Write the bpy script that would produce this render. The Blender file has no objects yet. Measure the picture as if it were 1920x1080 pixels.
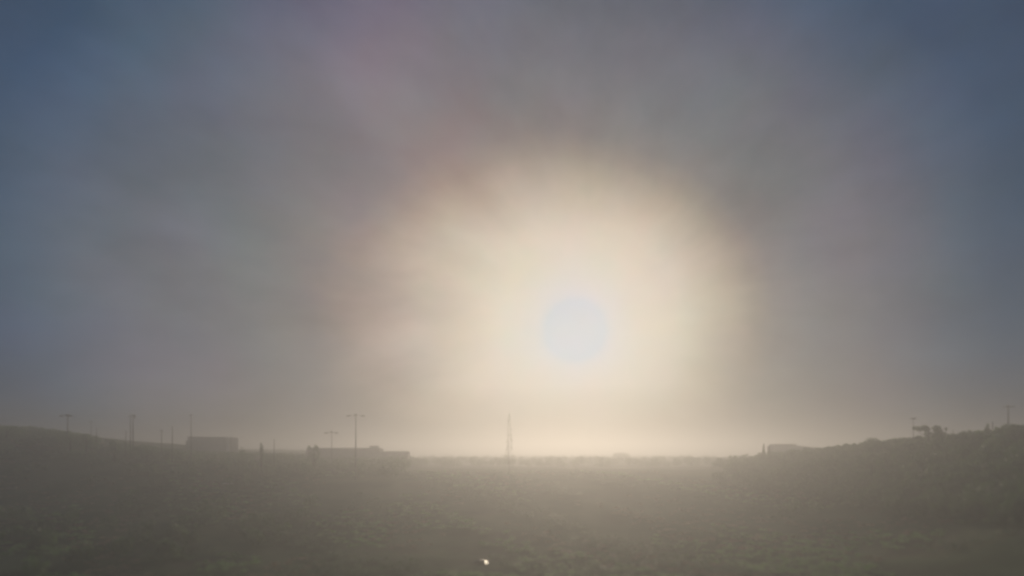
import bpy, bmesh, math, random
import numpy as np
from mathutils import Vector, Matrix

random.seed(7)
sc = bpy.context.scene
COL = sc.collection
R = math.radians

# ------------------------------------------------------------------ camera
H = 14.0                      # height of the mast camera above the field
F = 1047.0                    # focal length in photograph pixels
HORIZON = 855.0
cam = bpy.data.cameras.new('camera')
cam.sensor_width = 36.0
cam.lens = 36.0 * F / 1920.0
cam.shift_y = (HORIZON - 540.0) / 1920.0
cam.clip_start = 0.5
cam.dof.use_dof = True            # the little camera is focused far off
cam.dof.focus_distance = 300.0
cam.dof.aperture_fstop = cam.lens / 1000.0 / 2.2
cam.clip_end = 12000.0
cam_ob = bpy.data.objects.new('camera', cam)
cam_ob.location = (0, 0, H)
cam_ob.rotation_euler = (math.pi / 2, 0, 0)
COL.objects.link(cam_ob)
sc.camera = cam_ob

# ------------------------------------------------------------------ sky and sun
SUN_AZ = 6.43                 # degrees from +Y towards +X
SUN_EL = 12.57
SUN_DIR = Vector((math.sin(R(SUN_AZ)) * math.cos(R(SUN_EL)),
                  math.cos(R(SUN_AZ)) * math.cos(R(SUN_EL)), math.sin(R(SUN_EL))))
world = bpy.data.worlds.new('World')
sc.world = world
world.use_nodes = True
wn, wl = world.node_tree.nodes, world.node_tree.links
bg = wn['Background']
SKY = 0.05
bg.inputs['Strength'].default_value = 0.064


def vmath(op, a, b=None, c=None):
    n = wn.new('ShaderNodeVectorMath'); n.operation = op
    for i, v in enumerate((a, b, c)):
        if v is None: continue
        if isinstance(v, (tuple, Vector)): n.inputs[i].default_value = tuple(v)
        else: wl.new(v, n.inputs[i])
    return n.outputs['Value'] if op in ('DOT_PRODUCT', 'LENGTH') else n.outputs['Vector']


def smath(op, a, b=None, clamp=False):
    n = wn.new('ShaderNodeMath'); n.operation = op; n.use_clamp = clamp
    for i, v in enumerate((a, b)):
        if v is None: continue
        if isinstance(v, (int, float)): n.inputs[i].default_value = v
        else: wl.new(v, n.inputs[i])
    return n.outputs[0]


def vscale(a, s):
    n = wn.new('ShaderNodeVectorMath'); n.operation = 'SCALE'
    wl.new(a, n.inputs[0])
    if isinstance(s, (int, float)): n.inputs['Scale'].default_value = s
    else: wl.new(s, n.inputs['Scale'])
    return n.outputs[0]


tc = wn.new('ShaderNodeTexCoord')
dirn = vmath('NORMALIZE', tc.outputs['Generated'])
nishita = wn.new('ShaderNodeTexSky')
nishita.sky_type = 'NISHITA'
nishita.sun_disc = False
nishita.sun_elevation = R(SUN_EL)
nishita.sun_rotation = R(SUN_AZ)
nishita.dust_density = 1.0
# the bright air round a low sun is held back the way a hazy sky holds it: c / (1 + k c)
K = 0.2
den = vmath('MULTIPLY_ADD', nishita.outputs[0], (K, K, K), (1, 1, 1))
base = vmath('DIVIDE', nishita.outputs[0], den)

# aureole of the sun in thin milky cloud: colour by angle from the sun
cosang = vmath('DOT_PRODUCT', dirn, SUN_DIR)
ang = smath('MULTIPLY', smath('ARCCOSINE', smath('MINIMUM', cosang, 1.0)), 180.0 / math.pi)
# streaks of thin cirrus that fan out from the sun
perp = vmath('SUBTRACT', dirn, vscale_in := vscale(wn.new('ShaderNodeCombineXYZ').outputs[0], 1.0))
comb = vscale_in.node.inputs[0].links[0].from_node
for i in range(3): comb.inputs[i].default_value = SUN_DIR[i]
wl.new(cosang, vscale_in.node.inputs['Scale'])
perp = vmath('NORMALIZE', perp)
along = smath('MULTIPLY', ang, 0.022)
comb2 = wn.new('ShaderNodeCombineXYZ')
for i in range(3): wl.new(along, comb2.inputs[i])
fan = vmath('ADD', vmath('MULTIPLY', perp, (1.9, 1.9, 1.9)), comb2.outputs[0])


def noise(vec, scale, detail=3.0, rough=0.5):
    n = wn.new('ShaderNodeTexNoise'); n.noise_dimensions = '3D'
    n.inputs['Scale'].default_value = scale
    n.inputs['Detail'].default_value = detail
    n.inputs['Roughness'].default_value = rough
    wl.new(vec, n.inputs['Vector'])
    return n


streak = noise(fan, 1.6, 4.0, 0.55)
veil = noise(dirn, 3.2, 5.0, 0.55)
# cloud thickness bends the rim of the glow a little
wob = smath('ADD', smath('MULTIPLY', smath('SUBTRACT', streak.outputs['Fac'], 0.5), -3.0),
            smath('MULTIPLY', smath('SUBTRACT', veil.outputs['Fac'], 0.5), -5.0))
fade = smath('MULTIPLY', smath('SUBTRACT', ang, 7.0), 0.09, clamp=True)
OUT = Vector((math.sin(R(-1.5)) * math.cos(R(SUN_EL)), math.cos(R(-1.5)) * math.cos(R(SUN_EL)), math.sin(R(SUN_EL))))
ang_out = smath('MULTIPLY', smath('ARCCOSINE', smath('MINIMUM', vmath('DOT_PRODUCT', dirn, OUT), 1.0)), 180.0 / math.pi)
lean = smath('MULTIPLY', smath('SUBTRACT', ang, 10.0), 1 / 24.0, clamp=True)
ang_eff = smath('ADD', ang, smath('MULTIPLY', smath('SUBTRACT', ang_out, ang), lean))
sep = wn.new('ShaderNodeSeparateXYZ'); wl.new(dirn, sep.inputs[0])
rise = smath('MULTIPLY', smath('MAXIMUM', smath('SUBTRACT', sep.outputs['Z'], 0.36), 0.0), 18.0)
ang2 = smath('ADD', smath('ADD', ang_eff, rise), smath('MULTIPLY', wob, fade))
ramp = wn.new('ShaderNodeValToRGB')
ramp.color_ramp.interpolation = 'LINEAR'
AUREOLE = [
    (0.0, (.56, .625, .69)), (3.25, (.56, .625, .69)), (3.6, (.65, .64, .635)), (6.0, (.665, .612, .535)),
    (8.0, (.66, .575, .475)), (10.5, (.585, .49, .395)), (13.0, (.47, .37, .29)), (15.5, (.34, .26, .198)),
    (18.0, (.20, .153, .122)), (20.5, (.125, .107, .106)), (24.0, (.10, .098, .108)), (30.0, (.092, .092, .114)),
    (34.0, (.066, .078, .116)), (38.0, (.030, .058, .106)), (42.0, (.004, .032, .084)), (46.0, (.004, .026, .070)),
    (51.0, (.006, .018, .046)), (70.0, (.012, .03, .060)), (100.0, (.03, .055, .09)), (180.0, (.04, .065, .10))]  # sky far from the sun brightened and blued, added as ambient fill
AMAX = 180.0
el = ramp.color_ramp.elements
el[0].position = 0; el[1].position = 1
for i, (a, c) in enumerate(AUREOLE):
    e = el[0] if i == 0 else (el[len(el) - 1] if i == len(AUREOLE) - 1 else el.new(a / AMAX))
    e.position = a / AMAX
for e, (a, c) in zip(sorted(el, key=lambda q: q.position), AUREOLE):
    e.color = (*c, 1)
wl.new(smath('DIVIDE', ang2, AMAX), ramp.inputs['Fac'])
# lens falloff put into the sky colour: outer glow leans left, right side dimmed
# near the sun the aureole stands alone (the sensor is full there)
keep = smath('MULTIPLY', smath('SUBTRACT', ang, 3.0), 1 / 13.0, clamp=True)
thin = smath('SUBTRACT', 1.0, smath('MULTIPLY', smath('MAXIMUM', smath('SUBTRACT', ang_out, ang), 0.0), 0.045))
base = vscale(base, smath('MULTIPLY', smath('MULTIPLY', keep, thin), 0.6))
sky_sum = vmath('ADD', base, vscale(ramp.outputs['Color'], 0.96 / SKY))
# low down the light of the sky is spent in the thick air near the ground
low = wn.new('ShaderNodeValToRGB')
low.color_ramp.interpolation = 'CARDINAL'
le = low.color_ramp.elements
LOW = ((0.0, (.28, .31, .33)), (.03, (.50, .54, .58)), (.07, (.72, .76, .80)), (.14, (.86, .89, .93)), (.22, (.98, 1.0, 1.03)), (.35, (1.0, 1.0, 1.0)))
le[1].position = LOW[-1][0]
for a, v in LOW[1:-1]: le.new(a)
for e, (a, v) in zip(sorted(le, key=lambda q: q.position), LOW):
    e.color = (*v, 1)
wl.new(sep.outputs['Z'], low.inputs['Fac'])
sky_sum = vmath('MULTIPLY', sky_sum, low.outputs['Color'])
spent = smath('MULTIPLY', smath('SUBTRACT', 1.0, smath('DIVIDE', sep.outputs['Z'], 0.125), clamp=True), smath('SUBTRACT', 1.0, smath('DIVIDE', ang, 36.0), clamp=True))
sky_sum = vscale(sky_sum, smath('SUBTRACT', 1.0, smath('MULTIPLY', spent, 0.85), clamp=True))
# faint iridescence of the thin cloud
TINT_SEED = (14.3, 18.4, 7.9)
WISP_SEED = (16.0, 8.9, 18.7)
mottle = noise(vmath('ADD', dirn, TINT_SEED), 3.4, 6.0, 0.62)
wisp_co = vmath('ADD', vmath('MULTIPLY', fan, (.22, .22, .22)), vmath('MULTIPLY', dirn, (2.2, 2.2, 3.4)))
wisp = noise(vmath('ADD', wisp_co, WISP_SEED), 1.9, 7.0, 0.58)
tint = vmath('ADD', vmath('MULTIPLY', vmath('SUBTRACT', mottle.outputs['Color'], (.5, .5, .5)), (.52, .26, .36)), (1, 1, 1))
cloud = smath('ADD', smath('MULTIPLY', smath('SUBTRACT', streak.outputs['Fac'], 0.5), 0.2), smath('MULTIPLY', smath('SUBTRACT', wisp.outputs['Fac'], 0.5), 0.85))
dens = smath('ADD', 1.0, smath('MULTIPLY', cloud, fade))
# two soft pink patches of lens tint added to the sky colour
for px, py, half, rgb in ((700, 130, 17.0, (.046, .010, .016)), (835, 345, 8.0, (.05, .012, .014))):
    v = Vector((px - 960.0, F, HORIZON - py)).normalized()
    a = smath('MULTIPLY', smath('ARCCOSINE', smath('MINIMUM', vmath('DOT_PRODUCT', dirn, v), 1.0)), 180.0 / math.pi)
    a = smath('ADD', a, smath('MULTIPLY', smath('SUBTRACT', wisp.outputs['Fac'], 0.5), 14.0))
    k = smath('SUBTRACT', 1.0, smath('DIVIDE', a, half), clamp=True)
    pink = wn.new('ShaderNodeCombineXYZ')
    for i in range(3): pink.inputs[i].default_value = rgb[i] / SKY
    sky_sum = vmath('ADD', sky_sum, vscale(pink.outputs[0], smath('POWER', k, 1.5)))
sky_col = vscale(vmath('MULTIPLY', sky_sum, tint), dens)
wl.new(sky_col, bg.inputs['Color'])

sun = bpy.data.lights.new('sun', 'SUN')
sun.energy = 2.0
sun.angle = R(0.6)
sun.color = (1.0, 0.82, 0.60)
sun_ob = bpy.data.objects.new('sun', sun)
sun_ob.rotation_euler = SUN_DIR.to_track_quat('Z', 'Y').to_euler()
sun_ob.location = (60, 300, 120)
COL.objects.link(sun_ob)

sc.view_settings.view_transform = 'Standard'
sc.view_settings.look = 'None'
sc.view_settings.gamma = 1.0
sc.view_settings.exposure = -0.35
sc.cycles.filter_width = 2.6
sc.cycles.volume_bounces = 1
sc.cycles.sample_clamp_direct = 40.0
sc.cycles.sample_clamp_indirect = 4.0

HAZE_DENSITY = 0.0028
HAZE_G = 0.66
HAZE_TOP = 39.0

# ------------------------------------------------------------------ helpers


def tag(o, label=None, cat=None, group=None, kind=None):
    if label: o['label'] = label
    if cat: o['category'] = cat
    if group: o['group'] = group
    if kind: o['kind'] = kind
    return o


def link_mesh(name, me, mat, parent=None, loc=(0, 0, 0)):
    o = bpy.data.objects.new(name, me)
    COL.objects.link(o)
    if mat:
        me.materials.clear(); me.materials.append(mat)
    o.location = loc
    if parent: o.parent = parent
    return o


def thing(name, label, cat, loc, rz=0.0, group=None):
    o = bpy.data.objects.new(name, None)
    o.empty_display_size = 0.5
    COL.objects.link(o)
    o.location = loc; o.rotation_euler = (0, 0, rz)
    return tag(o, label, cat, group)


def bm_obj(name, bm, mat, parent=None, smooth=False):
    bmesh.ops.recalc_face_normals(bm, faces=bm.faces)
    me = bpy.data.meshes.new(name)
    bm.to_mesh(me); bm.free()
    if smooth:
        me.polygons.foreach_set('use_smooth', [True] * len(me.polygons))
    return link_mesh(name, me, mat, parent)


def box(bm, x0, x1, y0, y1, z0, z1, bevel=0.0):
    r = bmesh.ops.create_cube(bm, size=1.0)
    vs = r['verts']
    for v in vs:
        v.co = ((x0 + x1) / 2 + v.co.x * (x1 - x0), (y0 + y1) / 2 + v.co.y * (y1 - y0), (z0 + z1) / 2 + v.co.z * (z1 - z0))
    if bevel:
        es = {e for v in vs for e in v.link_edges}
        bmesh.ops.bevel(bm, geom=list(es), offset=bevel, segments=2, affect='EDGES')


def tube(bm, pts, radii, n=8, caps=True):
    rings = []
    for i, p in enumerate(pts):
        p = Vector(p)
        a = Vector(pts[max(i - 1, 0)]); b = Vector(pts[min(i + 1, len(pts) - 1)])
        t = (b - a).normalized()
        u = t.orthogonal().normalized() if abs(t.z) < .9 else t.cross(Vector((0, 1, 0))).normalized()
        w = t.cross(u)
        r = radii[i] if isinstance(radii, (list, tuple)) else radii
        rings.append([bm.verts.new(p + (u * math.cos(2 * math.pi * k / n) + w * math.sin(2 * math.pi * k / n)) * r) for k in range(n)])
    for a, b in zip(rings, rings[1:]):
        for k in range(n):
            bm.faces.new((a[k], a[(k + 1) % n], b[(k + 1) % n], b[k]))
    if caps:
        bm.faces.new(rings[0][::-1]); bm.faces.new(rings[-1])


def material(name, ca, cb, scale=2.0, rough=0.8, spec=0.3, coords='Object', detail=4.0, bump=0.0, cc=None, metal=0.0):
    m = bpy.data.materials.new(name); m.use_nodes = True
    n, l = m.node_tree.nodes, m.node_tree.links
    p = n['Principled BSDF']
    t = n.new('ShaderNodeTexCoord')
    z = n.new('ShaderNodeTexNoise')
    z.inputs['Scale'].default_value = scale; z.inputs['Detail'].default_value = detail
    l.new(t.outputs[coords], z.inputs['Vector'])
    r = n.new('ShaderNodeValToRGB')
    e = r.color_ramp.elements
    e[0].position, e[1].position = .32, .68
    e[0].color, e[1].color = (*ca, 1), (*cb, 1)
    if cc:
        k = e.new(.5); k.color = (*cc, 1)
    l.new(z.outputs['Fac'], r.inputs['Fac'])
    l.new(r.outputs['Color'], p.inputs['Base Color'])
    p.inputs['Roughness'].default_value = rough
    p.inputs['Specular IOR Level'].default_value = spec
    p.inputs['Metallic'].default_value = metal
    if bump:
        b = n.new('ShaderNodeBump'); b.inputs['Strength'].default_value = bump
        l.new(z.outputs['Fac'], b.inputs['Height']); l.new(b.outputs[0], p.inputs['Normal'])
    return m




def leaf_material(name, ca, cb, trans):
    """Leaves that reflect, shine a little and let the low sun through."""
    m = material(name, ca, cb, .22, .6, .85)
    n, l = m.node_tree.nodes, m.node_tree.links
    p = n['Principled BSDF']
    tr = n.new('ShaderNodeBsdfTranslucent')
    g = n.new('ShaderNodeVectorMath'); g.operation = 'MULTIPLY'
    g.inputs[1].default_value = trans
    l.new(p.inputs['Base Color'].links[0].from_socket, g.inputs[0])
    l.new(g.outputs[0], tr.inputs['Color'])
    a = n.new('ShaderNodeAddShader')
    l.new(p.outputs[0], a.inputs[0]); l.new(tr.outputs[0], a.inputs[1])
    l.new(a.outputs[0], n['Material Output'].inputs['Surface'])
    return m


M_LEAF = leaf_material('foliage_dark', (.032, .05, .026), (.07, .095, .045), (1.2, 1.6, 1.0))
M_LEAF2 = leaf_material('foliage_olive', (.085, .125, .055), (.13, .175, .08), (1.6, 2.1, 1.2))
M_DRY = leaf_material('foliage_dry', (.11, .085, .055), (.18, .145, .09), (1.1, 1.0, .8))
M_BARK = material('bark', (.05, .04, .03), (.11, .09, .07), 3, .9, .2)
M_POLE = material('weathered_pole', (.05, .045, .04), (.10, .09, .08), 2, .8, .3)
M_STEEL = material('galvanised_steel', (.13, .135, .14), (.2, .2, .2), 4, .55, .4, metal=.3)
M_WALL = material('rendered_wall', (.24, .23, .21), (.33, .31, .28), .6, .9, .2)
M_WALL2 = material('pale_wall', (.5, .49, .46), (.62, .6, .57), 1.5, .8, .3)
M_ROOF = material('dull_roof', (.10, .095, .09), (.17, .155, .14), .8, .85, .25)
M_LAMP = material('lamp_housing', (.12, .12, .12), (.2, .2, .2), 3, .5, .4)
M_TAR = material('asphalt', (.035, .035, .037), (.062, .06, .06), 1.2, .85, .3, bump=.2)
M_RUBBER = material('tyre_rubber', (.012, .012, .012), (.025, .025, .025), 6, .8, .2)

# ------------------------------------------------------------------ terrain


def sstep(a, b, x):
    t = np.clip((x - a) / (b - a), 0, 1)
    return t * t * (3 - 2 * t)


FLOOR = -16.0                 # the valley floor under the camera
HXL = [0, 128, 152, 178, 205, 239, 275, 330, 420, 700]
HZL = [0, 0, 4.0, 7.0, 10.2, 16.8, 20.3, 23.0, 24.0, 24.0]
# the hill on the right runs obliquely: by bearing (x / y), how far its crest lies and how high it stands
SPUR_R = [.28, .40, .449, .5, .554, .63, .707, .755, .85, .917, 1.05, 1.3, 3.0]
SPUR_Y = [345, 330, 315, 297, 280, 256, 236, 226, 206, 194, 184, 176, 170]
SPUR_Z = [.0, .12, .62, 1, 1, 1, 1, 1, 1, 1, 1, 1, 1]
SPUR_PX = [850, 847.5, 845, 842, 837, 828, 820, 815, 805, 795, 788, 786, 786]


def base_z(y): return FLOOR + (6.0 - FLOOR) * sstep(150, 345, y)


def terrain(x, y):
    x = np.asarray(x, float); y = np.asarray(y, float)
    hill = np.interp(-x, HXL, HZL)
    gl = np.where(y < 300, np.exp(-((y - 300) / 105.0) ** 2), np.exp(-((y - 300) / 420.0) ** 2))
    r = np.where(y > 40, x / np.maximum(y, 40), x / 40.0)
    yr = np.interp(r, SPUR_R, SPUR_Y)
    crest = H + (HORIZON - np.interp(r, SPUR_R, SPUR_PX)) * yr / F - 6.3
    spur = np.maximum(crest - base_z(yr), 0) * np.interp(r, SPUR_R, SPUR_Z)
    gr = np.where(y < yr, np.exp(-((y - yr) / 72.0) ** 2), np.exp(-((y - yr) / 52.0) ** 2)) * sstep(30, 100, y)
    z = base_z(y) + np.where(x < 0, hill * gl, spur * gr)
    amp = sstep(40, 160, np.abs(y) + np.abs(x) * .3)
    z = z + amp * (.45 * np.sin(x * .043 + 1.3) * np.sin(y * .037 + .4) + .25 * np.sin(x * .11 + y * .07) + .15 * np.sin(x * .21 - y * .17 + 2))
    return z


def spur_y(px): return float(np.interp((px - 960.0) / F, SPUR_R, SPUR_Y))


def tz(x, y): return float(terrain(x, y))


def at(px, Y, py=None):
    """A point of the place, Y metres out, from where it stands in the photograph."""
    X = (px - 960.0) * Y / F
    return X, (H + (HORIZON - py) * Y / F) if py is not None else None


def lines(spans):
    out = []
    for a, b, s in spans: out += list(np.arange(a, b, s))
    return np.array(out + [spans[-1][1]], float)


gx = lines([(-3200, -800, 200), (-800, -420, 20), (-420, 420, 5), (420, 800, 20), (800, 3200, 200)])
gy = lines([(-600, -40, 40), (-40, 460, 5), (460, 900, 20), (900, 4500, 180)])
XX, YY = np.meshgrid(gx, gy)
ZZ = terrain(XX, YY)
nx, ny = len(gx), len(gy)
verts = np.stack([XX, YY, ZZ], -1).reshape(-1, 3)
ii = (np.arange(ny - 1)[:, None] * nx + np.arange(nx - 1)[None, :]).reshape(-1)
faces = np.stack([ii, ii + 1, ii + nx + 1, ii + nx], -1)


def np_mesh(name, v, f):
    me = bpy.data.meshes.new(name)
    me.vertices.add(len(v)); me.vertices.foreach_set('co', np.ascontiguousarray(v, dtype=np.float32).ravel())
    k = f.shape[1]
    me.loops.add(f.size); me.loops.foreach_set('vertex_index', np.ascontiguousarray(f, dtype=np.int32).ravel())
    me.polygons.add(len(f)); me.polygons.foreach_set('loop_start', np.arange(0, f.size, k, dtype=np.int32))
    me.update(calc_edges=True); me.validate()
    return me


def ground_material():
    m = bpy.data.materials.new('rough_grass'); m.use_nodes = True
    n, l = m.node_tree.nodes, m.node_tree.links
    p = n['Principled BSDF']
    t = n.new('ShaderNodeTexCoord')

    def nz(scale, detail, rough=.55):
        z = n.new('ShaderNodeTexNoise'); z.inputs['Scale'].default_value = scale
        z.inputs['Detail'].default_value = detail; z.inputs['Roughness'].default_value = rough
        l.new(t.outputs['Object'], z.inputs['Vector']); return z

    def rmp(z, stops):
        r = n.new('ShaderNodeValToRGB'); e = r.color_ramp.elements
        e[0].position, e[0].color = stops[0][0], (*stops[0][1], 1)
        e[1].position, e[1].color = stops[-1][0], (*stops[-1][1], 1)
        for a, c in stops[1:-1]:
            k = e.new(a); k.color = (*c, 1)
        l.new(z.outputs['Fac'], r.inputs['Fac']); return r

    def mix(f, a, b):
        x = n.new('ShaderNodeMix'); x.data_type = 'RGBA'
        l.new(f, x.inputs['Factor']); l.new(a, x.inputs['A']); l.new(b, x.inputs['B'])
        return x.outputs['Result']

    big = rmp(nz(.03, 5), [(.34, (.03, .045, .02)), (.45, (.08, .12, .05)), (.54, (.15, .185, .085)), (.62, (.17, .17, .085)), (.7, (.08, .07, .045))])
    fine = rmp(nz(.5, 6, .65), [(.3, (.035, .045, .02)), (.7, (.13, .14, .06))])
    soil = rmp(nz(.022, 6, .6), [(.60, (0, 0, 0)), (.72, (1, 1, 1))])
    dirt = rmp(nz(.9, 5), [(.3, (.10, .075, .05)), (.7, (.17, .13, .09))])
    half = n.new('ShaderNodeValue'); half.outputs[0].default_value = .25
    c = mix(half.outputs[0], big.outputs['Color'], fine.outputs['Color'])
    c = mix(soil.outputs['Color'], c, dirt.outputs['Color'])
    l.new(c, p.inputs['Base Color'])
    p.inputs['Roughness'].default_value = .95
    p.inputs['Specular IOR Level'].default_value = .1
    b = n.new('ShaderNodeBump'); b.inputs['Strength'].default_value = .6; b.inputs['Distance'].default_value = .3
    l.new(nz(1.7, 5, .7).outputs['Fac'], b.inputs['Height']); l.new(b.outputs[0], p.inputs['Normal'])
    return m


gme = np_mesh('ground', verts, faces)
gme.polygons.foreach_set('use_smooth', [True] * len(gme.polygons))
ground = link_mesh('ground', gme, ground_material())
tag(ground, kind='structure')

def on_ground(px, py, lift):
    """Where the sight line through a spot of the photograph meets the terrain (a thing `lift` high)."""
    for y in np.arange(90.0, 420.0, .25):
        x, z = at(px, y, py)
        if z <= tz(x, y) + lift: break
    return x, y


CAR = on_ground(901.5, 1052.5, .9)
# ------------------------------------------------------------------ foliage
rng = np.random.default_rng(11)


def leaf_quads(centres, size, rg, flat=0.0):
    """Randomly turned leaf sprays (quads) round the given centres."""
    n = len(centres)
    u = rg.normal(size=(n, 3)); u /= np.linalg.norm(u, axis=1, keepdims=True)
    if flat: u[:, 2] *= (1 - flat); u /= np.linalg.norm(u, axis=1, keepdims=True)
    w = rg.normal(size=(n, 3))
    if flat: w[:, 2] *= (1 - flat)
    w -= (w * u).sum(1, keepdims=True) * u
    w /= np.linalg.norm(w, axis=1, keepdims=True)
    s = size * rg.uniform(.6, 1.35, (n, 1))
    a, b = u * s, w * s * .62
    v = np.stack([centres - a, centres + b, centres + a, centres - b], 1).reshape(-1, 3)
    return v, np.arange(4 * n).reshape(-1, 4)


def blob_points(rg, n, blobs):
    """Points through the shells of several overlapping ellipsoids (cx, cy, cz, rx, ry, rz)."""
    wts = np.array([b[3] * b[4] * b[5] for b in blobs]) ** .7
    idx = rg.choice(len(blobs), n, p=wts / wts.sum())
    B = np.array(blobs)[idx]
    d = rg.normal(size=(n, 3)); d /= np.linalg.norm(d, axis=1, keepdims=True)
    r = rg.uniform(.45, 1.08, (n, 1)) ** .6
    return B[:, :3] + d * r * B[:, 3:]


def broad_blobs(rg, h, w, base=.3):
    out = [(0, 0, h * .62, w * .36, w * .36, h * .30)]
    for k in range(7):
        a = rg.uniform(0, 6.28); rr = rg.uniform(.15, .36) * w
        out.append((math.cos(a) * rr, math.sin(a) * rr, h * rg.uniform(base + .08, .82), w * rg.uniform(.14, .24),
                    w * rg.uniform(.14, .24), h * rg.uniform(.10, .18)))
    return out


def make_trunk(bm, h, r, rg, limbs=5, spread=2.0, top=.75):
    lean = rg.uniform(-.03, .03, 2) * h
    tube(bm, [(0, 0, -.5), (0, 0, h * .12), (lean[0] * .5, lean[1] * .5, h * .4), (lean[0], lean[1], h * top)],
         [r * 1.35, r, r * .75, r * .22], 7)
    for k in range(limbs):
        a = rg.uniform(0, 6.28); z0 = h * rg.uniform(.3, .6)
        e = (math.cos(a) * spread, math.sin(a) * spread, z0 + h * rg.uniform(.12, .28))
        m_ = (e[0] * .5 + lean[0] * .4, e[1] * .5 + lean[1] * .4, z0 + (e[2] - z0) * .35)
        tube(bm, [(lean[0] * .5, lean[1] * .5, z0), m_, e], [r * .45, r * .3, r * .1], 5)


def tree(label, x, y, top, w, seed, name='broadleaf_tree', kind='broad', leaves=900, size=.32, mat=None, cat='tree', group=None, ground_z=None):
    """One tree with its trunk and crown, standing on the terrain with its top at height `top`."""
    rg = np.random.default_rng(seed)
    z0 = tz(x, y) if ground_z is None else ground_z
    h = max(top - z0, 1.2)
    t = thing(name, label, cat, (x, y, z0), rg.uniform(0, 6.28), group or 'single trees and bushes on the skyline')
    bm = bmesh.new()
    if kind == 'broad':
        make_trunk(bm, h, .03 * h + .05, rg, 6, w * .3)
        pts = blob_points(rg, leaves, broad_blobs(rg, h, w))
    elif kind == 'airy':
        make_trunk(bm, h, .028 * h + .05, rg, 11, w * .42, .9)
        bl = []
        for k in range(11):
            a = rg.uniform(0, 6.28); rr = rg.uniform(.1, .45) * w
            bl.append((math.cos(a) * rr, math.sin(a) * rr, h * rg.uniform(.5, .93), w * .13, w * .13, h * .07))
        pts = blob_points(rg, leaves, bl)
    elif kind == 'conifer':
        make_trunk(bm, h, .003 * h + .05, rg, 0, 1, .97)
        n = leaves
        zz = rg.uniform(.06, 1.0, n)
        tier = .85 + .15 * np.cos(zz * 40 + 3 * np.sin(zz * 9))
        rad = w * .5 * (1 - zz) ** .72 * tier * rg.uniform(.25, 1.0, n) ** .5 + .06
        a = rg.uniform(0, 6.28, n)
        pts = np.stack([np.cos(a) * rad, np.sin(a) * rad, zz * h - .12 * rad], -1)
    elif kind == 'bush':
        tube(bm, [(0, 0, -.3), (.05, 0, h * .3), (.1, .05, h * .55)], [.1, .07, .03], 6)
        pts = blob_points(rg, leaves, [(0, 0, h * .5, w * .36, w * .36, h * .46), (w * .2, .1, h * .4, w * .28, w * .25, h * .38),
                                       (-w * .22, -.1, h * .38, w * .27, w * .3, h * .36)])
    bm_obj('trunk', bm, M_BARK, t)
    v, f = leaf_quads(pts, size, rg)
    link_mesh('crown', np_mesh('crown', v, f), mat or M_LEAF, t)
    return t


def wood_mass(name, spots, seed, mat, leaves=170, size=.5, flat=0.0):
    """A wood that reads as one mass: many crowns of sprays joined in one mesh."""
    rg = np.random.default_rng(seed)
    protos = []
    for k in range(8):
        r2 = np.random.default_rng(100 + k + seed)
        protos.append(blob_points(r2, leaves, broad_blobs(r2, 1.0, 1.0, .18)))
    allp = []
    for (x, y, h, w) in spots:
        p = protos[rg.integers(8)]
        a = rg.uniform(0, 6.28); c, s = math.cos(a), math.sin(a)
        q = np.stack([(p[:, 0] * c - p[:, 1] * s) * w, (p[:, 0] * s + p[:, 1] * c) * w, p[:, 2] * h], -1)
        allp.append(q + np.array([x, y, tz(x, y)]))
    v, f = leaf_quads(np.concatenate(allp), size, rg, flat)
    o = link_mesh(name, np_mesh(name, v, f), mat)
    return tag(o, kind='stuff')


# skyline of the hills: height the tree tops reach above the camera, read at Y = 300
def ridge_limit(x):
    lx = [-400, -275, -258, -239, -222, -205, -192, -178, -165, -152, -120, -80, -56, -30, 0, 40, 80, 110, 135, 160, 166, 175, 189, 200, 212, 230, 255, 275, 400]
    lz = [34, 31.2, 30.4, 27.6, 24.5, 21.2, 19.2, 17.8, 16.9, 16.4, 16.0, 15.6, 15.2, 14.6, 14.6, 13.8, 14.0, 15.2, 16.6, 18.0, 18.6, 20.0, 21.4, 22.8, 24.6, 26.0, 28.0, 31.0, 35]
    return float(np.interp(x, lx, lz))


belt, slope, near = [], [], []
for k in range(9000):
    x = rng.uniform(-420, 420); y = rng.uniform(110, 440)
    if k >= 7600: x, y = rng.uniform(-280, 260), rng.uniform(560, 860)
    z = tz(x, y)
    xs = x * 300.0 / y
    lim = ridge_limit(xs) if y > 250 else 99
    limz = H + (lim - H) * y / 300.0
    h = rng.uniform(5.5, 9.0)
    if y > 500:
        h = rng.uniform(3, 9.5)
        belt.append((x, y, min(h, limz + 3.0 - z), rng.uniform(6, 12)))
    elif 285 < y < 440 and not (-56 < xs < 118) and len(belt) < 1500:
        h = min(h, limz - z - rng.uniform(0, .9))
        if h > 1.5: belt.append((x, y, h, rng.uniform(5.5, 9)))
    elif y < 285 and len(slope) < 620:
        hillside = np.interp(abs(x), [95, 170], [0, 1]) * np.interp(y, [150, 200], [0.1, 1])
        left = 1.0 if (x < -70 - (y - 118) * .1 and 150 < y < 235) else 0.0
        clear = -205 < x < -120 and 195 < y < 262
        dens = max(hillside * .8, left * .9) * (0.15 if clear else 1.0)
        if math.sin(x * .045 + 2.0) * math.sin(y * .05 + .5) > .45 and x > 0: dens *= .2
        if rng.uniform() < dens:
            hh = min(rng.uniform(4.5, 8.0), limz - z - .3)
            if hh > 1.5: slope.append((x, y, hh, rng.uniform(5, 8.5)))
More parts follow.
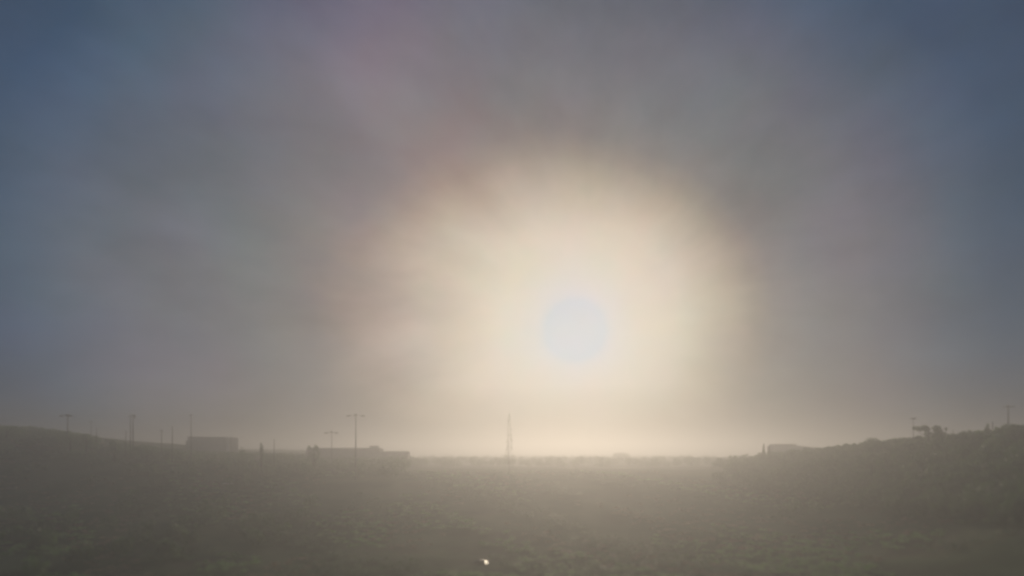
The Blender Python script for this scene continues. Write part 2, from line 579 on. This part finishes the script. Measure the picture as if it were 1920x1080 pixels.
for k in range(1250):
    r = rng.uniform(.36, 1.2)
    y = float(np.interp(r, SPUR_R, SPUR_Y)) + rng.uniform(-66, 16)
    x = r * y
    z = tz(x, y)
    limz = H + (HORIZON - float(np.interp(r, SPUR_R, SPUR_PX))) * y / F + .4
    h = min(rng.uniform(4.0, 7.5), limz - z - rng.uniform(0, .7))
    if h > 1.2 and rng.uniform() < float(np.interp(r, [.36, .5], [.25, 1.0])): slope.append((x, y, h, rng.uniform(4, 6.5)))
for k in range(520):
    y = rng.uniform(400, 640); x = rng.uniform(-60, 122) * y / 300.0
    belt.append((x, y, rng.uniform(3.0, 8.4), rng.uniform(5, 10)))
wood_mass('woodland', belt, 21, M_LEAF, 130, .6)
wood_mass('woodland', slope, 22, M_LEAF, 200, .5)


def patch(x, y, k):
    """Where each kind of ground cover grows: broad, uneven drifts."""
    return (math.sin(x * .051 + k * 1.9 + 1.4 * math.sin(y * .021 + k)) * math.sin(y * .043 + k * 2.7 + 1.2 * math.sin(x * .027 - k))
            + .5 * math.sin(x * .13 + y * .09 + k * 4.1))


for kind, (mat_, n_, hmin, hmax, wmin, wmax) in enumerate(((M_LEAF, 2200, .7, 2.4, 2.4, 5.0), (M_LEAF2, 1800, .5, 1.6, 2.2, 4.6), (M_DRY, 1300, .4, 1.2, 2.0, 4.2))):
    spots = []
    for k in range(n_ * 3):
        y = 128 + 190 * rng.uniform()
        x = rng.uniform(-1, 1) * y * .98
        if abs(x - CAR[0]) < 5 and -14 < y - CAR[1] < 4: continue
        if patch(x, y, kind) + rng.uniform(-.3, .3) > .34 and len(spots) < n_:
            spots.append((x, y, rng.uniform(hmin, hmax), rng.uniform(wmin, wmax)))
    wood_mass('undergrowth', spots, 31 + kind, mat_, 46, .34, .75)

# ------------------------------------------------------------------ buildings


# flat roofed block on the left skyline
Y = 385.0
xa, ztop = at(352, Y, 819); xb, _ = at(428, Y)
xl, zlow = at(346, Y, 826)
gz = min(tz(xa, Y), tz(xb, Y)) - .5
b = thing('flat_roofed_building', 'flat roofed pale block with a low side annexe on the left skyline', 'building', ((xa + xb) / 2, Y, gz))
hw = (xb - xa) / 2; hh = ztop - gz
bm = bmesh.new(); box(bm, -hw, hw, 0, 14, 0, hh - .5); bm_obj('wall', bm, M_WALL, b)
bm = bmesh.new()
vs = [(-hw - .25, -.25), (hw + .25, -.25), (hw + .25, 14.25), (-hw - .25, 14.25)]
lo = [bm.verts.new((x, y, hh - .497)) for x, y in vs]
hi = [bm.verts.new((x, y, hh + .15 if x < 0 else hh - .3)) for x, y in vs]
bm.faces.new(lo[::-1]); bm.faces.new(hi)
for k in range(4): bm.faces.new((lo[k], lo[(k + 1) % 4], hi[(k + 1) % 4], hi[k]))
bm_obj('roof', bm, M_ROOF, b)
bm = bmesh.new(); box(bm, xl - (xa + xb) / 2, -hw - .003, 1.5, 11, 0, zlow - gz); bm_obj('annexe', bm, M_WALL, b)
bm = bmesh.new(); box(bm, hw - .9, hw + .12, -.2, -.003, 0, hh - .503); bm_obj('pale_corner_strip', bm, M_WALL2, b)  # paler upright strip on the right front corner

# long low building
Y = 385.0
xa, z1 = at(574, Y, 840.5); xb, z2 = at(764, Y, 846.5)
xm, _ = at(712, Y)
gz = min(tz(xa, Y), tz(xb, Y)) - .5
b = thing('long_low_building', 'long low building with a box unit on its roof, below two lamp masts', 'building', (xa, Y, gz))
L1 = xm - xa; L2 = xb - xa
bm = bmesh.new(); box(bm, 0, L1, 0, 11, 0, z1 - gz - .35); bm_obj('wall', bm, M_WALL, b)
bm = bmesh.new(); box(bm, L1 + .003, L2, .8, 9, 0, z2 - gz - .3); bm_obj('wing', bm, M_WALL, b)


def pitched(bm, x0, x1, y0, y1, z0, rise):
    ym = (y0 + y1) / 2
    v = [bm.verts.new(p) for p in ((x0, y0, z0), (x1, y0, z0), (x1, y1, z0), (x0, y1, z0), (x0 + 1.4, ym, z0 + rise), (x1 - 1.4, ym, z0 + rise))]
    for f in ((0, 1, 5, 4), (2, 3, 4, 5), (1, 2, 5), (3, 0, 4), (3, 2, 1, 0)): bm.faces.new([v[i] for i in f])


bm = bmesh.new(); pitched(bm, -.5, L1 - .05, -.6, 11.6, z1 - gz - .347, .75); bm_obj('roof', bm, M_ROOF, b)
bm = bmesh.new(); pitched(bm, L1 + .1, L2 + .5, .3, 9.5, z2 - gz - .297, .6); bm_obj('wing_roof', bm, M_ROOF, b)
ua, uz = at(690, Y, 835.5); ub, _ = at(706, Y)
bm = bmesh.new(); box(bm, ua - xa, ub - xa, 4, 7.5, z1 - gz, uz - gz, .1); bm_obj('rooftop_unit', bm, M_LAMP, b)

# low building on the right skyline
Y = 385.0
xa, z1 = at(1455, Y, 832.5); xb, _ = at(1493, Y); xc, z2 = at(1542, Y, 840); xd, z3 = at(1447, Y, 836)
gz = min(tz(xa, Y), tz(xc, Y)) - .5
b = thing('stepped_building', 'squat building with a lower lean-to stepping down beside it on the right skyline', 'building', (xa, Y, gz))
bm = bmesh.new(); box(bm, 0, xb - xa, 0, 10, 0, z1 - gz - .3); bm_obj('wall', bm, M_WALL, b)
bm = bmesh.new(); box(bm, -.3, xb - xa + .3, -.3, 10.3, z1 - gz - .297, z1 - gz); bm_obj('roof', bm, M_ROOF, b)
bm = bmesh.new()
q = [bm.verts.new(p) for p in ((xb - xa + .003, 1, 0), (xc - xa, 1, 0), (xc - xa, 9, 0), (xb - xa + .003, 9, 0),
                               (xb - xa + .003, 1, z1 - gz - 1.0), (xc - xa, 1, z2 - gz), (xc - xa, 9, z2 - gz), (xb - xa + .003, 9, z1 - gz - 1.0))]
for f in ((3, 2, 1, 0), (4, 5, 6, 7), (0, 1, 5, 4), (1, 2, 6, 5), (2, 3, 7, 6), (3, 0, 4, 7)): bm.faces.new([q[i] for i in f])
bm_obj('lean_to', bm, M_WALL, b)
bm = bmesh.new(); box(bm, xd - xa, -.003, 3, 7, 0, z3 - gz); bm_obj('stair_block', bm, M_WALL, b)

# ------------------------------------------------------------------ poles and masts


def pole(label, px, py, Y, r=.16, name='utility_pole', cat='pole', group=None, arms=None, mat=None):
    """arms: list of (z below the top, half length left, half length right, kind)"""
    x, top = at(px, Y, py)
    z0 = tz(x, Y)
    h = top - z0
    t = thing(name, label, cat, (x, Y, z0), 0, group or ('lamp masts and street lamps on the skyline' if 'lamp' in name else 'poles standing along the skyline'))
    bm = bmesh.new(); tube(bm, [(0, 0, -.6), (0, 0, h * .5), (0, 0, h)], [r * 1.25, r, r * .72], 10)
    bm_obj('shaft', bm, mat or M_POLE, t, True)
    for dz, la, lb, k in arms or []:
        zz = h - dz
        bm = bmesh.new(); box(bm, -la, lb, -r - .12, -r + .01, zz - .1, zz + .1, .02)
        arm = bm_obj('crossarm', bm, mat or M_POLE, t)
        if k == 'insulators':
            for xx in (-la * .9, -la * .45, lb * .45, lb * .9):
                bm = bmesh.new(); tube(bm, [(xx, -r - .055, zz + .1), (xx, -r - .055, zz + .22), (xx, -r - .055, zz + .4)], [.05, .11, .06], 6)
                bm_obj('insulator', bm, M_LAMP, arm)
        elif k == 'lamps':
            ls = 1.0 if la > 1.9 else .42
            for xx, s in ((-la, -1), (lb, 1)):
                bm = bmesh.new()
                box(bm, min(xx - s * .2, xx + s * 2.0 * ls), max(xx - s * .2, xx + s * 2.0 * ls), -r - .5 * ls, -r + .35 * ls, zz - .55 * ls, zz + .12, .1 * ls)
                bm_obj('lamp_head', bm, M_LAMP, t)
            bm = bmesh.new(); box(bm, -.75 * ls, .75 * ls, -.6 * ls - .05, .6 * ls + .05, zz - .25, zz + .75 * ls, .08)
            bm_obj('head_frame', bm, M_LAMP, t)
        elif k == 'can':
            bm = bmesh.new(); tube(bm, [(la + r + .35, -.1, zz - 1.4), (la + r + .35, -.1, zz - .1)], [.4, .4], 10)
            bm_obj('transformer', bm, M_LAMP, t)
    return t


pole('tall double-arm lamp mast standing behind the long low building', 667, 776, 290, .34, 'lamp_mast', 'lamp mast', arms=[(.9, 2.7, 3.0, 'lamps')], mat=M_STEEL)
pole('shorter double-arm lamp mast over the left half of the long low building', 622, 808.5, 325, .24, 'lamp_mast', 'lamp mast', arms=[(.8, 2.2, 2.0, 'lamps')], mat=M_STEEL)
pole('small double-arm lamp mast standing on the far left wooded ridge', 127, 776.5, 290, .3, 'lamp_mast', 'lamp mast', arms=[(.8, 1.95, .9, 'lamps')], mat=M_STEEL)
pole('thin short pole with a crossarm on the left ridge, right of the lamp mast', 171, 789, 298, .13, arms=[(.7, .9, .9, 'insulators')])
pole('thin stubby pole at the step in the left ridge', 181, 801, 298, .13)
pole('short pole at the foot of the two tall twin poles', 236, 807, 296, .17)
pole('left one of the two tall twin poles on the left skyline', 244.5, 777, 294, .22, arms=[(1.0, .7, 1.0, 'insulators')])
pole('right one of the two tall twin poles, with a bulky head box', 249.5, 776, 296, .24, arms=[(.9, .5, 1.6, 'can')])
pole('slim pole with a short crossarm left of the flat roofed block', 303, 805, 298, .17, arms=[(1.0, .9, .9, 'insulators')])
pole('bare stout pole nearest the left end of the flat roofed block', 323, 799, 298, .22)
pole('thin pole rising from behind the roof of the flat roofed block', 358.5, 776, 305, .2, arms=[(.8, 1.0, .8, 'insulators')])
pole('small thin pole beside the pale corner of the flat roofed block', 433, 816, 304, .12, mat=M_STEEL)
pole('stout post between the small upright tree and the long low building', 514, 823, 300, .2)
pole('pole with a small lamp head rising left of the open feathery tree', 1712.5, 782, spur_y(1712.5) -3, .14, 'street_lamp', 'street lamp', arms=[(.6, .9, .3, 'lamps')], mat=M_STEEL)
pole('short post on the right ridge beside the dark round bush', 1861, 791, spur_y(1861) -2, .15)
pole('tall pole with a crossarm on the far right ridge', 1890.5, 759, spur_y(1890.5) -2, .19, arms=[(.7, 2.1, 2.1, 'insulators')])
pole('short thin pole between the two clumps on the right ridge', 1787, 806, spur_y(1787) -1, .1)

# ------------------------------------------------------------------ single trees on the skyline


def sky_tree(label, px, py, Y, wpx, seed, **kw):
    x, top = at(px, Y, py)
    return tree(label, x, Y, top, wpx * Y / F, seed, **kw)


sky_tree('tall narrow dark conifer fading into the glow under the sun', 955, 776, 312, 25, 1, name='conifer_tree', kind='conifer', leaves=560, size=.3)
sky_tree('small upright tree standing alone left of the stout post', 491, 822, 296, 9, 2, kind='broad', leaves=500, size=.3)
sky_tree('low bush close right of the flat roofed block', 454, 834, 296, 18, 3, name='bush', kind='bush', cat='bush', leaves=700)
sky_tree('feathery low tree over the left end of the long low building', 588, 832, 292, 24, 4, kind='airy', leaves=600)
sky_tree('small dark pointed tree left of the squat building', 1432, 832, spur_y(1432) -8, 11, 5, name='conifer_tree', kind='conifer', leaves=1400, size=.3)
sky_tree('smaller pointed tree tight against the squat building', 1443, 836, spur_y(1443) -9, 8, 6, name='conifer_tree', kind='conifer', leaves=560, size=.3)
sky_tree('low rounded tree right of the lean-to', 1552, 835, spur_y(1552) -3, 26, 7, leaves=900)
sky_tree('broad low tree on the rising right slope', 1588, 833, spur_y(1588) -5, 46, 8, leaves=1500)
sky_tree('round topped tree standing proud of the right slope', 1636, 820, spur_y(1636) -6, 50, 9, leaves=1600)
sky_tree('small tree between the round topped tree and the street lamp', 1682, 821, spur_y(1682) -5, 34, 10, leaves=1000)
sky_tree('open feathery tree beside the street lamp on the right ridge', 1741, 797, spur_y(1741) -6, 50, 12, kind='airy', leaves=1700, size=.36)
sky_tree('thin little tree just right of the feathery tree', 1766, 800, spur_y(1766) -4, 14, 13, kind='airy', leaves=420, size=.32)
sky_tree('bushy tree on the right ridge left of the short post', 1815, 804, spur_y(1815) -4, 46, 14, leaves=1300)
sky_tree('dark round bush on the right ridge beside the short post', 1851, 793, spur_y(1851) -5, 11, 15, name='bush', kind='bush', cat='bush', leaves=700)
sky_tree('tree at the far right end of the ridge', 1908, 793, spur_y(1908) -6, 60, 16, leaves=1600)
sky_tree('low tree cresting the far left ridge at the edge of the view', 12, 793, 280, 70, 17, leaves=1700)
sky_tree('rounded tree on the left ridge under the lamp mast', 132, 804, 282, 36, 18, leaves=1100)
sky_tree('small tree where the left ridge steps down', 162, 808, 286, 24, 19, leaves=800)
sky_tree('low tree near the foot of the twin poles', 215, 822, 286, 30, 20, leaves=900)
sky_tree('flat topped tree right of the twin poles', 275, 829, 290, 44, 24, leaves=1100)
sky_tree('hazy low tree far right of the conifer under the sun', 1165, 847, 600, 46, 25, leaves=1500, size=.8)

# ------------------------------------------------------------------ cars
M_PAINT = material('dark_car_paint', (.018, .02, .023), (.026, .028, .03), 1.0, .24, .22)
M_PAINT2 = material('white_car_paint', (.66, .66, .65), (.74, .74, .73), 1.0, .3, .5)
M_GLASS = material('car_glass', (.012, .014, .015), (.02, .022, .024), 1.0, .07, .8)
M_RIM = material('wheel_rim', (.35, .35, .36), (.5, .5, .5), 4.0, .35, .5, metal=.7)
M_LIGHT = material('headlight_lens', (.55, .55, .52), (.7, .7, .68), 4, .2, .6)
M_TAIL = material('tail_light_lens', (.25, .015, .012), (.35, .02, .02), 4, .25, .5)


def loft(bm, stations, n=18):
    """stations: (x, half width, z bottom, z top, roundness) - super-ellipse sections along x"""
    rings = []
    for x, hw_, zb, zt, e in stations:
        ring = []
        zc, hz = (zb + zt) / 2, (zt - zb) / 2
        for k in range(n):
            a = 2 * math.pi * k / n
            c, s = math.cos(a), math.sin(a)
            ring.append(bm.verts.new((x, math.copysign(abs(c) ** e, c) * hw_, zc + math.copysign(abs(s) ** e, s) * hz)))
        rings.append(ring)
    for a, b_ in zip(rings, rings[1:]):
        for k in range(n):
            bm.faces.new((a[k], a[(k + 1) % n], b_[(k + 1) % n], b_[k]))
    bm.faces.new(rings[0][::-1]); bm.faces.new(rings[-1])


def car(label, x, y, rz, paint, z=None):
    t = thing('parked_car', label, 'car', (x, y, tz(x, y) if z is None else z), rz)
    bm = bmesh.new()
    loft(bm, [(-2.2, .70, .38, .78, .5), (-2.12, .82, .26, .90, .45), (-1.5, .89, .22, .98, .45), (-.4, .91, .20, .96, .45), (.8, .91, .20, .97, .45), (1.05, .90, .20, .905, .45),
              (1.35, .89, .21, .805, .45), (1.65, .87, .22, .69, .45), (1.95, .82, .24, .56, .45), (2.12, .76, .27, .47, .5), (2.2, .66, .32, .41, .5)])
    bm_obj('body', bm, paint, t, True)
    bm = bmesh.new()
    loft(bm, [(-1.75, .70, .86, .94, .5), (-1.05, .72, .84, 1.32, .55), (-.5, .70, .84, 1.435, .6), (.1, .70, .84, 1.44, .6), (.5, .71, .84, 1.36, .55), (1.25, .74, .82, .91, .5)])
    bm_obj('cabin_glass', bm, M_GLASS, t, True)
    bm = bmesh.new()
    loft(bm, [(-1.1, .50, 1.28, 1.345, .7), (-.7, .60, 1.36, 1.42, .7), (-.2, .62, 1.40, 1.468, .7), (.25, .60, 1.37, 1.43, .7), (.55, .48, 1.28, 1.355, .7)])
    bm_obj('roof', bm, paint, t, True)
    for sx in (-1.32, 1.35):
        for sy in (-1, 1):
            bm = bmesh.new(); tube(bm, [(sx, sy * .70, .33), (sx, sy * .90, .33)], .33, 18)
            wh = bm_obj('wheel', bm, M_RUBBER, t)
            bm = bmesh.new(); tube(bm, [(sx, sy * .88, .33), (sx, sy * .925, .33)], .2, 12)
            bm_obj('rim', bm, M_RIM, wh)
    for sy in (-1, 1):
        bm = bmesh.new(); box(bm, 2.02, 2.13, sy * .58 - .16, sy * .58 + .16, .42, .53, .03); bm_obj('headlight', bm, M_LIGHT, t)
        bm = bmesh.new(); box(bm, -2.21, -2.1, sy * .6 - .15, sy * .6 + .15, .68, .82, .03); bm_obj('tail_light', bm, M_TAIL, t)
        bm = bmesh.new(); box(bm, .62, .78, sy * .98 - .1, sy * .98 + .1, .93, 1.05, .03); bm_obj('wing_mirror', bm, paint, t)
    return t




cx, cy = CAR
car('dark car with the low sun glinting off its bonnet at the bottom of the view', cx, cy, R(-4), M_PAINT)
cx, cy = on_ground(428, 904, 1.3)
car('small white car half lost in the haze on the left slope', cx, cy, R(12), M_PAINT2)

# ------------------------------------------------------------------ haze: one closed box of even air round everything
bm = bmesh.new()
box(bm, -3300, 3300, -700, 4600, float(verts[:, 2].min()) - 1.5, HAZE_TOP)
hm = bpy.data.materials.new('haze'); hm.use_nodes = True
hn = hm.node_tree.nodes; hl = hm.node_tree.links
hn.remove(hn['Principled BSDF'])
pv = hn.new('ShaderNodeVolumePrincipled')
pv.inputs['Color'].default_value = (.725, .73, .755, 1)
pv.inputs['Density'].default_value = HAZE_DENSITY
pv.inputs['Anisotropy'].default_value = HAZE_G
hl.new(pv.outputs[0], hn['Material Output'].inputs['Volume'])
haze = bm_obj('haze', bm, hm)
tag(haze, kind='stuff')
